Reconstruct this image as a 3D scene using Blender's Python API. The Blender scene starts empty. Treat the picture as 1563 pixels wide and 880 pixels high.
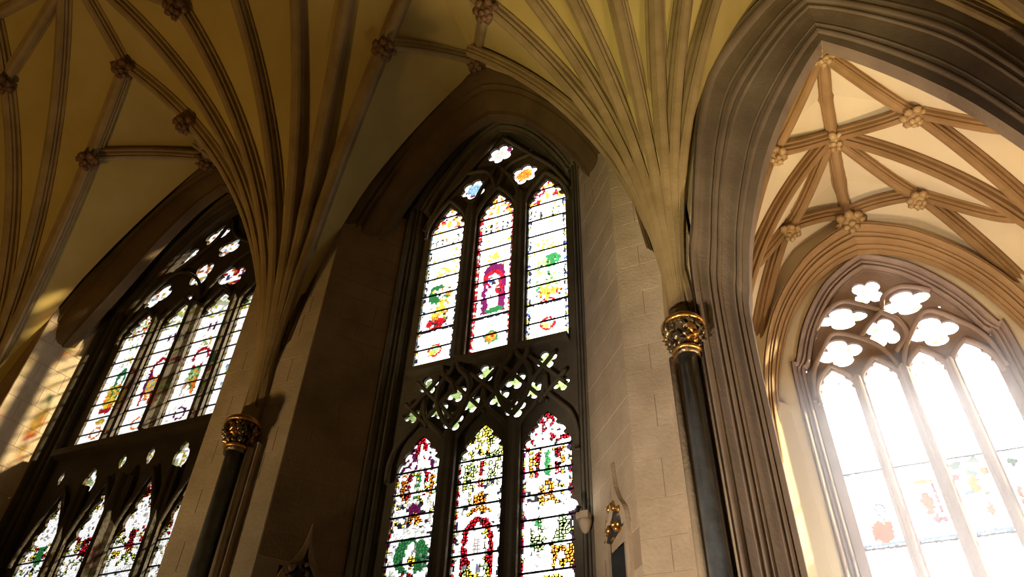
import bpy, bmesh, math, random
import numpy as np
from mathutils import Vector, Matrix

random.seed(7)
RNG = np.random.default_rng(11)
C = bpy.context.scene.collection
SC = 0.8                     # model units -> metres
def T(p): return (SC*p[0], SC*p[1], SC*p[2] + 1.6)     # the floor is z = -2 in model units

# ------------------------------------------------------------------ camera
cam_d = bpy.data.cameras.new('camera'); cam = bpy.data.objects.new('camera', cam_d); C.objects.link(cam)
cam_d.sensor_width = 36.0; cam_d.lens = 36.0*1180.0/1563.0; cam_d.clip_start = 0.05; cam_d.clip_end = 500
def _cam():
    f, P = 1180.0, (781.5, 440.0)
    V, H = (834, -849), (-2850, 1370)       # vanishing points of the verticals and of the window wall
    d = lambda q: Vector((q[0]-P[0], -(q[1]-P[1]), -f))
    z = d(V).normalized(); x = -d(H); x = (x - z*x.dot(z)).normalized(); y = z.cross(x)
    return Matrix(((x.x, x.y, x.z), (y.x, y.y, y.z), (z.x, z.y, z.z)))
cam.matrix_world = Matrix.Translation((0, 0, 1.6)) @ _cam().to_4x4()
bpy.context.scene.camera = cam

# ------------------------------------------------------------------ sky, sun, lamps, exposure
SUN_AZ, SUN_EL = 63.0, 31.0
w = bpy.data.worlds.new('sky'); bpy.context.scene.world = w; w.use_nodes = True
nt = w.node_tree; nt.nodes.clear()
out = nt.nodes.new('ShaderNodeOutputWorld'); bg = nt.nodes.new('ShaderNodeBackground')
tc = nt.nodes.new('ShaderNodeTexCoord'); dot = nt.nodes.new('ShaderNodeVectorMath'); dot.operation = 'DOT_PRODUCT'
glow_az, glow_el = math.radians(14), math.radians(34)
dot.inputs[1].default_value = (math.sin(glow_az)*math.cos(glow_el), math.cos(glow_az)*math.cos(glow_el), math.sin(glow_el))
nrm = nt.nodes.new('ShaderNodeVectorMath'); nrm.operation = 'NORMALIZE'
nt.links.new(tc.outputs['Generated'], nrm.inputs[0]); nt.links.new(nrm.outputs[0], dot.inputs[0])
mr = nt.nodes.new('ShaderNodeMapRange'); mr.inputs['From Min'].default_value = 0.70; mr.inputs['From Max'].default_value = 1.0
mr.inputs['To Min'].default_value = 1.45; mr.inputs['To Max'].default_value = 9.0; mr.interpolation_type = 'SMOOTHERSTEP'
nt.links.new(dot.outputs['Value'], mr.inputs['Value'])
bg.inputs['Color'].default_value = (1.0, 0.98, 0.97, 1)
nt.links.new(mr.outputs[0], bg.inputs['Strength']); nt.links.new(bg.outputs[0], out.inputs[0])

def sun(az, el, energy, color, angle):
    l = bpy.data.lights.new('sun', 'SUN'); l.energy = energy; l.color = color; l.angle = math.radians(angle)
    o = bpy.data.objects.new('sun', l); C.objects.link(o)
    a, e = math.radians(az), math.radians(el)
    d = Vector((math.sin(a)*math.cos(e), math.cos(a)*math.cos(e), math.sin(e)))
    o.rotation_euler = d.to_track_quat('Z', 'Y').to_euler(); o.location = d*60
sun(SUN_AZ, SUN_EL, 15.0, (1.0, 0.80, 0.46), 3.5)

def lamp(kind, pos, target, energy, color, size, spot=60, blend=0.6):
    l = bpy.data.lights.new('lamp', kind); l.energy = energy; l.color = color
    if kind == 'SPOT': l.spot_size = math.radians(spot); l.spot_blend = blend; l.shadow_soft_size = size
    elif kind == 'AREA': l.size = size
    else: l.shadow_soft_size = size
    o = bpy.data.objects.new('lamp', l); C.objects.link(o)
    p = Vector(T(pos)); t = Vector(T(target)); o.location = p
    o.rotation_euler = (p-t).to_track_quat('Z', 'Y').to_euler()
WARM = (1.0, 0.66, 0.28)
lamp('SPOT', (-2.6, 4.2, -1.0), (-0.7, 8.0, 13.2), 4300, (1.0, 0.80, 0.36), 0.3, 40, 1.0)    # floodlight under the right fan
lamp('SPOT', (-4.6, 2.0, -1.0), (-0.9, 10.0, 6.6), 3600, (1.0, 0.79, 0.60), 0.3, 42, 0.9)     # onto the right pier
lamp('SPOT', (-13.5, 3.0, -1.0), (-10.0, 10.0, 6.5), 900, (1.0, 0.74, 0.42), 0.3, 34, 0.9)    # onto the middle pier
lamp('SPOT', (-15.0, 2.0, -1.2), (-12.6, 7.2, 16.0), 1800, (1.0, 0.57, 0.15), 0.5, 80, 1.0)   # up the left vault
lamp('SPOT', (3.4, 11.6, -1.0), (2.2, 12.9, 14.5), 3900, (1.0, 0.72, 0.44), 0.5, 80, 0.8)     # inside the chapel
lamp('SPOT', (2.2, 12.6, -1.0), (-0.1, 15.7, 6.0), 4600, (1.0, 0.93, 0.86), 0.4, 44, 1.0)      # added unseen lamp low in the chapel, to whiten the window jamb
vs = bpy.context.scene.view_settings
vs.view_transform = 'Standard'; vs.look = 'None'; vs.exposure = 0.0; vs.gamma = 1.0; vs.use_curve_mapping = False

# ------------------------------------------------------------------ materials
def mat(name, c1, c2=None, rough=0.8, metal=0.0, scale=1.2, bump=0.12, spec=0.3, streak=None, fine=22.0):
    m = bpy.data.materials.new(name); m.use_nodes = True; n = m.node_tree; b = n.nodes['Principled BSDF']
    b.inputs['Roughness'].default_value = rough; b.inputs['Metallic'].default_value = metal
    b.inputs['Specular IOR Level'].default_value = spec
    if c2 is None: c2 = tuple(x*0.72 for x in c1)
    g = n.nodes.new('ShaderNodeNewGeometry'); t = n.nodes.new('ShaderNodeTexNoise'); t.inputs['Scale'].default_value = scale
    t.inputs['Detail'].default_value = 7; t.inputs['Roughness'].default_value = 0.62
    if streak:
        mp = n.nodes.new('ShaderNodeMapping'); mp.inputs['Scale'].default_value = streak
        n.links.new(g.outputs['Position'], mp.inputs[0]); n.links.new(mp.outputs[0], t.inputs['Vector'])
    else: n.links.new(g.outputs['Position'], t.inputs['Vector'])
    r = n.nodes.new('ShaderNodeValToRGB'); r.color_ramp.elements[0].position = 0.32; r.color_ramp.elements[1].position = 0.68
    r.color_ramp.elements[0].color = (*c2, 1); r.color_ramp.elements[1].color = (*c1, 1)
    n.links.new(t.outputs['Fac'], r.inputs[0]); n.links.new(r.outputs[0], b.inputs['Base Color'])
    t2 = n.nodes.new('ShaderNodeTexNoise'); t2.inputs['Scale'].default_value = fine; t2.inputs['Detail'].default_value = 4
    n.links.new(g.outputs['Position'], t2.inputs['Vector'])
    bp = n.nodes.new('ShaderNodeBump'); bp.inputs['Strength'].default_value = bump; bp.inputs['Distance'].default_value = 0.03
    n.links.new(t2.outputs['Fac'], bp.inputs['Height']); n.links.new(bp.outputs[0], b.inputs['Normal'])
    return m
M = dict(
    plaster=mat('plaster', (0.52, 0.41, 0.16), (0.43, 0.33, 0.11), 0.9, scale=0.5, bump=0.05),  # chapel's cream plaster, with the hall's dim olive light put into it
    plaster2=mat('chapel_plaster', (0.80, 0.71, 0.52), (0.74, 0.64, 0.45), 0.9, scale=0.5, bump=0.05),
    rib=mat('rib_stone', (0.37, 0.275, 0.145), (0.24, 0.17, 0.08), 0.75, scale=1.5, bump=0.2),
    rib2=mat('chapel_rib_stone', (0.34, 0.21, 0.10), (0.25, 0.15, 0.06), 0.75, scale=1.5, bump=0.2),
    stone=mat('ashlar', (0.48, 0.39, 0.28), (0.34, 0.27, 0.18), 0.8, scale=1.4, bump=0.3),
    stone_b=mat('ashlar_shaded', (0.30, 0.20, 0.10), (0.20, 0.13, 0.06), 0.8, scale=1.1, bump=0.35),  # same ashlar, with the shade of its unlit faces put into the colour
    joint=mat('mortar', (0.32, 0.25, 0.17), (0.30, 0.23, 0.155), 0.9),
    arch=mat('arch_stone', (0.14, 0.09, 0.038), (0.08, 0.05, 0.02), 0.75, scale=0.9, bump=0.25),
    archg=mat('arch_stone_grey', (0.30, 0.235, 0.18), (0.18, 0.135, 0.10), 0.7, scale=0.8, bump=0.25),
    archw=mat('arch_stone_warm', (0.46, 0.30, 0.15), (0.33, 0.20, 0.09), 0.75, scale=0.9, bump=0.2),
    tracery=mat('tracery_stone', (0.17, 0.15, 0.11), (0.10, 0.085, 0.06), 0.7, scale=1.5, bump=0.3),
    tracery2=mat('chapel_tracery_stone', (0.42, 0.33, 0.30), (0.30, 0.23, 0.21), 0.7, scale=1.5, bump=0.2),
    marble=mat('dark_marble', (0.15, 0.17, 0.185), (0.07, 0.08, 0.09), 0.28, scale=5, bump=0.05, spec=0.6),
    gold=mat('gilding', (0.85, 0.50, 0.14), (0.45, 0.22, 0.06), 0.3, 0.9, scale=8, bump=0.3),
    goldd=mat('dark_gilding', (0.34, 0.26, 0.15), (0.04, 0.025, 0.025), 0.3, 0.75, scale=9, bump=0.3),  # gilding mottled from dull gold to near black
    boss=mat('boss_stone', (0.20, 0.11, 0.055), (0.09, 0.045, 0.022), 0.6, scale=5, bump=0.3),
    boss2=mat('chapel_boss_stone', (0.55, 0.40, 0.20), (0.30, 0.18, 0.08), 0.5, scale=6, bump=0.3),
    tracery_b=mat('tracery_stone_shaded', (0.055, 0.042, 0.025), (0.03, 0.023, 0.013), 0.7, scale=1.5, bump=0.3),  # tracery stone copy, darkened to hold the left window in shade
    iron=mat('iron', (0.02, 0.02, 0.03), None, 0.6, 0.5),
    niche=mat('niche_shade', (0.05, 0.055, 0.06), (0.02, 0.02, 0.022), 0.6, scale=2),  # shade inside the niches, put into the colour
    floor=mat('floor_stone', (0.12, 0.10, 0.075), None, 0.6),
    wall=mat('rear_wall', (0.16, 0.12, 0.07), None, 0.9),
)
def glass_mat():
    m = bpy.data.materials.new('stained_glass'); m.use_nodes = True; n = m.node_tree; n.nodes.clear()
    o = n.nodes.new('ShaderNodeOutputMaterial'); t = n.nodes.new('ShaderNodeBsdfTransparent'); a = n.nodes.new('ShaderNodeAttribute')
    a.attribute_name = 'Col'; g = n.nodes.new('ShaderNodeBsdfGlossy'); g.inputs['Roughness'].default_value = 0.15
    g.inputs['Color'].default_value = (0.5, 0.5, 0.5, 1)
    mx = n.nodes.new('ShaderNodeMixShader'); mx.inputs[0].default_value = 0.03
    n.links.new(a.outputs['Color'], t.inputs[0]); n.links.new(t.outputs[0], mx.inputs[1]); n.links.new(g.outputs[0], mx.inputs[2])
    n.links.new(mx.outputs[0], o.inputs[0]); return m
M['glass'] = glass_mat()
def emit_mat(name, col, s):
    m = bpy.data.materials.new(name); m.use_nodes = True; b = m.node_tree.nodes['Principled BSDF']
    b.inputs['Emission Color'].default_value = (*col, 1); b.inputs['Emission Strength'].default_value = s; return m
M['lamp'] = emit_mat('lamp_glow', (1, 0.95, 0.85), 9)

# ------------------------------------------------------------------ object helpers
def tag(o, label=None, cat=None, group=None, kind=None):
    if label: o['label'] = label
    if cat: o['category'] = cat
    if group: o['group'] = group
    if kind: o['kind'] = kind
    return o
def empty(name, base, **k):
    o = bpy.data.objects.new(name, None); C.objects.link(o); o.location = T(base); o.empty_display_size = 0.2
    return tag(o, **k)
def link(name, verts, faces, m, parent=None, smooth=False, origin=None, **k):
    """verts in model units; origin (model units) becomes the object's location"""
    vv = np.array(verts, float)
    if origin is None: origin = (vv[:, 0].mean(), vv[:, 1].mean(), vv[:, 2].min())
    me = bpy.data.meshes.new(name)
    me.from_pydata(((vv-np.array(origin))*SC).tolist(), [], faces); me.materials.append(M[m])
    if smooth: me.shade_smooth()
    o = bpy.data.objects.new(name, me); C.objects.link(o)
    w_ = Vector(T(origin))
    if parent is not None:
        o.parent = parent; q_ = parent
        while q_ is not None: w_ = w_ - q_.location; q_ = q_.parent
    o.location = w_
    return tag(o, **k)
def box(x0, x1, y0, y1, z0, z1):
    v = [(x, y, z) for z in (z0, z1) for y in (y0, y1) for x in (x0, x1)]
    return v, [(0, 2, 3, 1), (4, 5, 7, 6), (0, 1, 5, 4), (2, 6, 7, 3), (0, 4, 6, 2), (1, 3, 7, 5)]
class MB:
    def __init__(s): s.v = []; s.f = []
    def add(s, v, f):
        n = len(s.v); s.v += [tuple(p) for p in v]; s.f += [tuple(i+n for i in q) for q in f]; return s
    def build(s, name, m, parent=None, **k): return link(name, s.v, s.f, m, parent, **k)
def prism(poly, z0, z1):
    n = len(poly); v = [(x, y, z0) for x, y in poly] + [(x, y, z1) for x, y in poly]
    return v, [tuple(range(n))[::-1], tuple(range(n, 2*n))] + [(i, (i+1) % n, n+(i+1) % n, n+i) for i in range(n)]
def lathe(cx, cy, prof, n=24):
    v = []; f = []
    for r, z in prof:
        for i in range(n): a = 2*math.pi*i/n; v.append((cx+r*math.cos(a), cy+r*math.sin(a), z))
    for j in range(len(prof)-1):
        for i in range(n): f.append((j*n+i, j*n+(i+1) % n, (j+1)*n+(i+1) % n, (j+1)*n+i))
    f.append(tuple(range(n))[::-1]); f.append(tuple(range((len(prof)-1)*n, len(prof)*n)))
    return v, f
def sweep(path, section, side=None, up=None, closed_sec=True, cap=True):
    """section points are (side, up). side/up may be fixed vectors or lists per point"""
    P = [Vector(p) for p in path]; v = []; f = []; n = len(section)
    for i, p in enumerate(P):
        t = (P[min(i+1, len(P)-1)] - P[max(i-1, 0)]).normalized()
        s = Vector(side[i]) if isinstance(side, list) else Vector(side)
        s = (s - t*s.dot(t)).normalized(); u = s.cross(t)
        if up is not None and u.dot(Vector(up)) < 0: u = -u
        for a, b in section: v.append(p + s*a + u*b)
    for i in range(len(P)-1):
        for j in range(n if closed_sec else n-1):
            k = (j+1) % n; f.append((i*n+j, i*n+k, (i+1)*n+k, (i+1)*n+j))
    if cap and closed_sec: f.append(tuple(range(n))); f.append(tuple(range((len(P)-1)*n, len(P)*n)))
    return v, f
def circ(r, n=8): return [(r*math.cos(2*math.pi*i/n), r*math.sin(2*math.pi*i/n)) for i in range(n)]
def blob(c, r, seed=0, sub=2, sc=(1, 1, 1), amp=0.25):
    bm = bmesh.new(); bmesh.ops.create_icosphere(bm, subdivisions=sub, radius=1.0)
    rr = random.Random(seed); ph = [rr.uniform(0, 6.28) for _ in range(6)]
    v = []
    for q in bm.verts:
        p = q.co; k = 1 + amp*(math.sin(5*p.x+ph[0])*math.sin(5*p.y+ph[1]) + .6*math.sin(8*p.z+ph[2]+3*p.x))
        v.append((c[0]+r*k*p.x*sc[0], c[1]+r*k*p.y*sc[1], c[2]+r*k*p.z*sc[2]))
    f = [tuple(q.index for q in fc.verts) for fc in bm.faces]; bm.free(); return v, f
def spline(pts, n=40):
    """Catmull-Rom through control points"""
    P = [np.array(p, float) for p in pts]; P = [2*P[0]-P[1]] + P + [2*P[-1]-P[-2]]; o = []; segs = len(P)-3
    for s in range(segs):
        a, b, c, d = P[s:s+4]; m = max(2, n//segs)
        for i in range(m):
            t = i/m; o.append(0.5*((2*b)+(c-a)*t+(2*a-5*b+4*c-d)*t*t+(-a+3*b-3*c+d)*t**3))
    o.append(P[-2]); return np.array(o)
def resample(P, n):
    d = np.r_[0, np.cumsum(np.linalg.norm(np.diff(P, axis=0), axis=1))]; t = np.linspace(0, d[-1], n)
    return np.array([[np.interp(x, d, P[:, k]) for k in range(P.shape[1])] for x in t])
def inside(px, pz, L):
    x, z = L[:, 0], L[:, 1]; x2, z2 = np.roll(x, -1), np.roll(z, -1); c = np.zeros(len(px), bool)
    for a, b, a2, b2 in zip(x, z, x2, z2):
        if b == b2: continue
        c ^= ((b > pz) != (b2 > pz)) & (px < (a2-a)*(pz-b)/(b2-b)+a)
    return c
def filled(name, loops, y0, y1, m, parent=None, bevel=0.0, **k):
    """flat plate with holes (loops of (x,z), first the outline), solid between y0 (front) and y1"""
    from mathutils.geometry import delaunay_2d_cdt
    co = []; ed = []
    for L in loops:
        L = [p for i, p in enumerate(L) if math.hypot(p[0]-L[i-1][0], p[1]-L[i-1][1]) > 1e-4]
        n = len(co); co += [Vector((float(x), float(z))) for x, z in L]; ed += [(n+i, n+(i+1) % len(L)) for i in range(len(L))]
    vo, eo, fo, *_ = delaunay_2d_cdt(co, ed, [], 0, 1e-5)
    P = np.array([tuple(p) for p in vo]); F = np.array([tuple(f) for f in fo]); cen = P[F].mean(1)
    ok = inside(cen[:, 0], cen[:, 1], np.array(loops[0], float))
    for L in loops[1:]: ok &= ~inside(cen[:, 0], cen[:, 1], np.array(L, float))
    F = [tuple(int(i) for i in f) for f in F[ok]]; n = len(P)
    cnt = {}
    for f in F:
        for a, b in ((f[0], f[1]), (f[1], f[2]), (f[2], f[0])):
            key = (min(a, b), max(a, b)); cnt[key] = cnt.get(key, 0)+1
    v = [(x, y0, z) for x, z in P] + [(x, y1, z) for x, z in P]
    faces = F + [tuple(i+n for i in f[::-1]) for f in F] + [(a, b, b+n, a+n) for (a, b), c in cnt.items() if c == 1]
    used = sorted({i for f in faces for i in f}); mp = {u: i for i, u in enumerate(used)}
    return link(name, [v[u] for u in used], [tuple(mp[i] for i in f) for f in faces], m, parent, **k)

# ------------------------------------------------------------------ vault geometry
Z0 = 8.0; RN = 12.0; NOSE = 0.15; DEP = 0.27
MID_A, MID_B, MID_C = -5.68, -14.65, 2.41
SX = [-28.3, -19.3, -10.0, -1.37, 6.2]
AZ = [52, 36, 20, 0, -20, -36, -52]         # ribs of one fan; + is towards the left
YR = 4.0                                    # ridge of the hall vault
def prof(d, R, off):
    """height of a fan at distance d from its springer; off>0 lifts from rib nose to web"""
    if off > 0: off = .06 + (off-.06)*min(1.0, max(0.0, (d-.55)/.9))
    k = (NOSE + R - d)/(R+off); k = min(1.0, max(-1.0, k)); return Z0 + (R+off)*math.sqrt(max(0.0, 1-k*k))
SECT = [-90, -52, -36, -20, 0, 20, 36, 52, 90]
def zhall(x, y, off=0.0, sx=None, flat=True):
    if y < YR: y = 2*YR - y
    if sx is None: sx = min(SX, key=lambda s: abs(s-x))
    dx, dy = sx-x, 10.0-y; d = math.hypot(dx, dy); az = math.degrees(math.atan2(dx, max(dy, 1e-9))) if d > 1e-6 else 0
    R = RN + (max(0, abs(az)-52)/38.0)*2.6
    if flat and off > 0:
        for a, b in zip(SECT, SECT[1:]):
            if a <= az <= b:
                m_, h = (a+b)/2, (b-a)/2; d = d*math.cos(math.radians(az-m_))/math.cos(math.radians(h)); break
    return prof(d, R, off)
CS = [(x, y) for x in (-0.85, 5.67) for y in (10.9, 13.4, 15.8)]      # springers of the chapel vault
RC = 9.8
def zchap(x, y, off=0.0, s=None):
    d = min(math.hypot(x-a, y-b) for a, b in CS) if s is None else math.hypot(x-s[0], y-s[1])
    k = (RC-d)/(RC+off); z = Z0 + (RC+off)*math.sqrt(max(0, 1-k*k))
    if y > 13.3: z -= 0.8*((y-13.3)/1.93)**2*max(0.0, 1-abs(x-MID_C)/1.5)
    return z
RIBSEC = [(-.17, .33), (-.17, .24), (-.125, .22), (-.12, .13), (-.075, .10), (-.085, .04), (-.04, 0), (.04, 0), (.085, .04), (.075, .10), (.12, .13), (.125, .22), (.17, .24), (.17, .33)]
RW = 1.18
def rib(pts3, parent, m, scale=1.0, name='rib'):
    P = [Vector(p) for p in pts3]; side = []
    for i in range(len(P)):
        t = P[min(i+1, len(P)-1)] - P[max(i-1, 0)]
        h = Vector((t.x, t.y, 0)); h = h.normalized() if h.length > 1e-5 else Vector((1, 0, 0))
        side.append((-h.y, h.x, 0))
    # up = away from room: perpendicular to the tangent, in the vertical plane, pointing up / back
    v = []; n = len(RIBSEC); f = []
    for i, p in enumerate(P):
        t = (P[min(i+1, len(P)-1)] - P[max(i-1, 0)]).normalized(); s = Vector(side[i])
        u = s.cross(t)
        if u.z < 0 or (abs(u.z) < 0.02 and u.dot(P[-1]-P[0]) > 0): u = -u
        for a, b in RIBSEC: v.append(p + s*a*scale*RW + u*b*scale)
    for i in range(len(P)-1):
        for j in range(n-1): f.append((i*n+j, i*n+j+1, (i+1)*n+j+1, (i+1)*n+j))
    f.append(tuple(range(n))); f.append(tuple(range((len(P)-1)*n, len(P)*n)))
    return link(name, v, f, m, parent)
def radial(s, ex, ey, zf, n=30, d0=NOSE, R=RN, z0cap=True):
    """points from springer s outwards to (ex,ey), evenly spread in height"""
    D = math.hypot(ex-s[0], ey-s[1]); ux, uy = (ex-s[0])/D, (ey-s[1])/D; o = [(s[0]+ux*d0, s[1]+uy*d0, 7.8)]
    th1 = math.acos(max(-1, 1-(D-d0)/R))
    for i in range(n):
        d = d0 + R*(1-math.cos(th1*i/(n-1))); o.append((s[0]+ux*d, s[1]+uy*d, zf(s[0]+ux*d, s[1]+uy*d)))
    return o
def drape(a, b, zf, n=14):
    return [(a[0]+(b[0]-a[0])*i/(n-1), a[1]+(b[1]-a[1])*i/(n-1), zf(a[0]+(b[0]-a[0])*i/(n-1), a[1]+(b[1]-a[1])*i/(n-1))) for i in range(n)]
def boss(p, r, parent, m, seed=0, drop=0.05, petals=7):
    b = MB(); b.add(*blob((p[0], p[1], p[2]-drop), r*.62, seed, 2, (1, 1, .75), .12))
    for k in range(petals):
        a = 2*math.pi*k/petals + seed; b.add(*blob((p[0]+r*.66*math.cos(a), p[1]+r*.66*math.sin(a), p[2]-drop+.02), r*.36, seed+k, 1, (1, 1, .8), .2))
    for k in range(4):
        a = 2*math.pi*k/4 + seed*.7; b.add(*blob((p[0]+r*.3*math.cos(a), p[1]+r*.3*math.sin(a), p[2]-drop-r*.45), r*.26, seed+9+k, 1, (1, 1, .8), .2))
    o = b.build('boss', m, parent, smooth=True); return o
def rect_exit(s, a, r):
    ux, uy = -math.sin(a), -math.cos(a); t = 1e9
    if ux > 1e-9: t = min(t, (r[1]-s[0])/ux)
    if ux < -1e-9: t = min(t, (r[0]-s[0])/ux)
    if uy > 1e-9: t = min(t, (r[3]-s[1])/uy)
    if uy < -1e-9: t = min(t, (r[2]-s[1])/uy)
    return t
def web(s, a0, a1, rect, zf, parent, m, R, na=7, nr=22, mirror=None):
    v = []; f = []
    corner = []
    for cx, cy in ((rect[0], rect[2]), (rect[1], rect[2]), (rect[0], rect[3]), (rect[1], rect[3])):
        corner.append(math.degrees(math.atan2(s[0]-cx, s[1]-cy)))
    angs = sorted(set([a0+(a1-a0)*i/na for i in range(na+1)] + [c for c in corner if a0 < c < a1]))
    for a in angs:
        ar = math.radians(a); D = rect_exit(s, ar, rect); ux, uy = -math.sin(ar), -math.cos(ar)
        th1 = math.acos(max(-1, 1-D/R))
        for j in range(nr+1):
            d = R*(1-math.cos(th1*j/nr)); x, y = s[0]+ux*d, s[1]+uy*d
            z = zf(x, y)
            if mirror is not None: y = 2*mirror-y
            v.append((x, y, z))
    n = nr+1
    for i in range(len(angs)-1):
        for j in range(nr): f.append((i*n+j, i*n+j+1, (i+1)*n+j+1, (i+1)*n+j))
    link('web_panel', v, f, m, parent, smooth=True)

hall = empty('ceiling', (MID_A, 4, 18), label='plastered rib vault over the hall, dim light coloured in as olive, with fans of stone ribs', cat='vault', kind='structure')
bnd = [-29.0] + [(SX[i]+SX[i+1])/2 for i in range(len(SX)-1)] + [8.4]
bnd[2] = MID_B; bnd[3] = MID_A; bnd[4] = MID_C
seed = 0
for i, sx in enumerate(SX):
    s = (sx, 10.0); rect = (bnd[i], bnd[i+1], YR, 10.0)
    for a, b in zip(SECT, SECT[1:]):
        zf = lambda x, y, sx=sx: zhall(x, min(y, 9.9999), DEP, sx)
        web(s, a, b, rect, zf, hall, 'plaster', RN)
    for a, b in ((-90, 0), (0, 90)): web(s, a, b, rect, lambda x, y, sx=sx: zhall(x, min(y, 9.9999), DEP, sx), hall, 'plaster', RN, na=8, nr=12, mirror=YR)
    if i == 0: continue
    for az in (80,):
        if i == 4 and az < 0: continue
        ar = math.radians(az); D = rect_exit(s, ar, rect)
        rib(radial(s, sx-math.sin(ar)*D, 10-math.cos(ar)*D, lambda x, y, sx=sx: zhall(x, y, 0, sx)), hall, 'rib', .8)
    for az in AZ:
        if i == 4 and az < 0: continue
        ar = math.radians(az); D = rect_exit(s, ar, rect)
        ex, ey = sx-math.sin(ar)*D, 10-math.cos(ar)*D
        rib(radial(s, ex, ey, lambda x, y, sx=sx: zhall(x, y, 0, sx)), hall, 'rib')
        if abs(az) == 52:                                     # boss part way up the outer ribs
            d = 3.78; p = (sx-math.sin(ar)*d, 10-math.cos(ar)*d); boss((*p, zhall(*p, 0, sx)), .33, hall, 'boss', seed); seed += 1
        if abs(az) == 20:
            d = 5.0; p = (sx-math.sin(ar)*d, 10-math.cos(ar)*d); boss((*p, zhall(*p, 0, sx)), .33, hall, 'boss', seed); seed += 1
            mid = bnd[i] if az > 0 else bnd[i+1]
            rib(drape(p, (mid, YR), zhall), hall, 'rib', .85)
for k, mid in enumerate((MID_B, MID_A, MID_C)):
    sl, sr = SX[k+1], SX[k+2]
    hl = mid-sl; my = 10 - hl/math.tan(math.radians(52)); m3 = (mid, my, zhall(mid, my, 0, sl))
    boss(m3, .34, hall, 'boss', seed+3); seed += 2
    rib(drape((mid, my), (mid, YR), lambda x, y, sl=sl: zhall(x, y, 0, sl)), hall, 'rib', .9)
    ez = (18.35, 18.45, 17.9)[k]
    for sx, sg in ((sl, 1), (sr, -1)):
        d = 3.78; a = math.radians(52); p = (sx+sg*math.sin(a)*d, 10-math.cos(a)*d); pz = zhall(*p, 0, sx)
        P = [(p[0]+(mid-p[0])*t, p[1]+(9.85-p[1])*t, pz+(ez-pz)*t+.12*math.sin(math.pi*t)) for t in np.linspace(0, 1, 10)]
        rib(P, hall, 'rib', .85)
    if k < 2: boss((mid, 9.8, ez), .36, hall, 'boss', seed); seed += 1
rib([(x, YR, zhall(x, YR, 0)) for x in np.linspace(-28, 8, 80)], hall, 'rib', .9)

chap = empty('ceiling', (MID_C, 13, 15), label='cream plastered star vault over the side chapel with warm stone ribs', cat='vault', kind='structure')
for s in CS:
    x0, x1 = (s[0], MID_C) if s[0] < 0 else (MID_C, s[0])
    y0, y1 = {10.9: (10.5, 12.15), 13.4: (12.15, 14.6), 15.8: (14.6, 15.8)}[s[1]]
    rng = (-180, 0) if s[0] < 0 else (0, 180)
    lo, hi = rng
    if s[1] == 10.9: pass
    for a, b in ((lo, lo+45), (lo+45, lo+90), (lo+90, lo+135), (lo+135, hi)):
        am = math.radians((a+b)/2)
        if rect_exit(s, am, (x0, x1, y0, y1)) < 0.01: continue
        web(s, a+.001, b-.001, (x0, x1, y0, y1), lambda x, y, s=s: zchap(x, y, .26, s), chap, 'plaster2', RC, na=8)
nC, nM, nE = (MID_C, 10.75), (MID_C, 13.18), (MID_C, 15.15)
q = lambda p, dz=0: (p[0], p[1], zchap(*p)+dz)
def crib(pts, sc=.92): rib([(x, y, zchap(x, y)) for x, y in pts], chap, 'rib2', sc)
lin = lambda a, b, n=14: [(a[0]+(b[0]-a[0])*t, a[1]+(b[1]-a[1])*t) for t in np.linspace(0, 1, n)]
crib(lin(nC, nM)); crib(lin(nM, nE))
def toS(a, s, n=26):
    return [(s[0]+(a[0]-s[0])*(1-math.cos(t)), s[1]+(a[1]-s[1])*(1-math.cos(t))) for t in np.linspace(0.02, math.pi/2, n)]
for sg, sx in ((1, 5.67), (-1, -0.85)):
    X = lambda dx: MID_C + sg*dx
    R1, R2 = (X(1.45), 12.15), (X(1.47), 14.6)
    Sn, Sm, Sf = (sx, 10.9), (sx, 13.4), (sx, 15.8)
    crib(lin(nC, R1)); crib(toS(R1, Sm)); crib(toS(nM, Sm)); crib(lin(nM, R2)); crib(toS(R2, Sf))
    crib(lin(nM, R1), .8); crib(lin(R1, (sx, 12.15)), .8); crib(lin(R2, (sx, 14.6)), .8); crib(lin(nE, R2), .8)
    boss(q(R1), .29, chap, 'boss2', 40+sg); boss(q(R2), .29, chap, 'boss2', 50+sg)
boss(q(nC), .3, chap, 'boss2', 61); boss(q(nM), .32, chap, 'boss2', 62); boss(q(nE, -.1), .38, chap, 'boss2', 63)

# ------------------------------------------------------------------ moulded arches
def half(ctrl, n): return resample(spline(ctrl, 80), n)
def arch_loft(name, mid, O, I, yo, yi, section, m, yback, n=64, parent=None, **k):
    """section: list of (w, dy, dn); w 0 at the outer curve, 1 at the inner; returns one mesh, hoops joined"""
    A, B = half(O, n), half(I, n)
    A = np.r_[A*[-1, 1], A[::-1][1:]]; B = np.r_[B*[-1, 1], B[::-1][1:]]
    v = []; f = []; ns = len(section)+2
    for a, b in zip(A, B):
        dv = (b-a); L = np.linalg.norm(dv)+1e-9; dv = dv/L
        row = [(mid+a[0], yback, a[1])]
        for w_, dy, dn in section:
            p = a+(b-a)*w_ - dv*dn; row.append((mid+p[0], yo+(yi-yo)*w_+dy, p[1]))
        row.append((mid+b[0], yback, b[1])); v += row
    for i in range(len(A)-1):
        for j in range(ns-1): f.append((i*ns+j, i*ns+j+1, (i+1)*ns+j+1, (i+1)*ns+j))
    return link(name, v, f, m, parent, **k)
def roll_section(orders):
    """orders: list of (w0, w1); each is a bold roll with hollows between"""
    s = [(0, 0, 0)]
    for w0, w1, h in orders:
        c = (w0+w1)/2; r = (w1-w0)/2
        s.append((w0, 0.05, 0))
        for i in range(7):
            a = math.pi*i/6; s.append((c-r*math.cos(a)*.85, 0.03-h*math.sin(a), 0))
        s.append((w1, 0.05, 0))
    s.append((1, 0, 0)); return s
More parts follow.
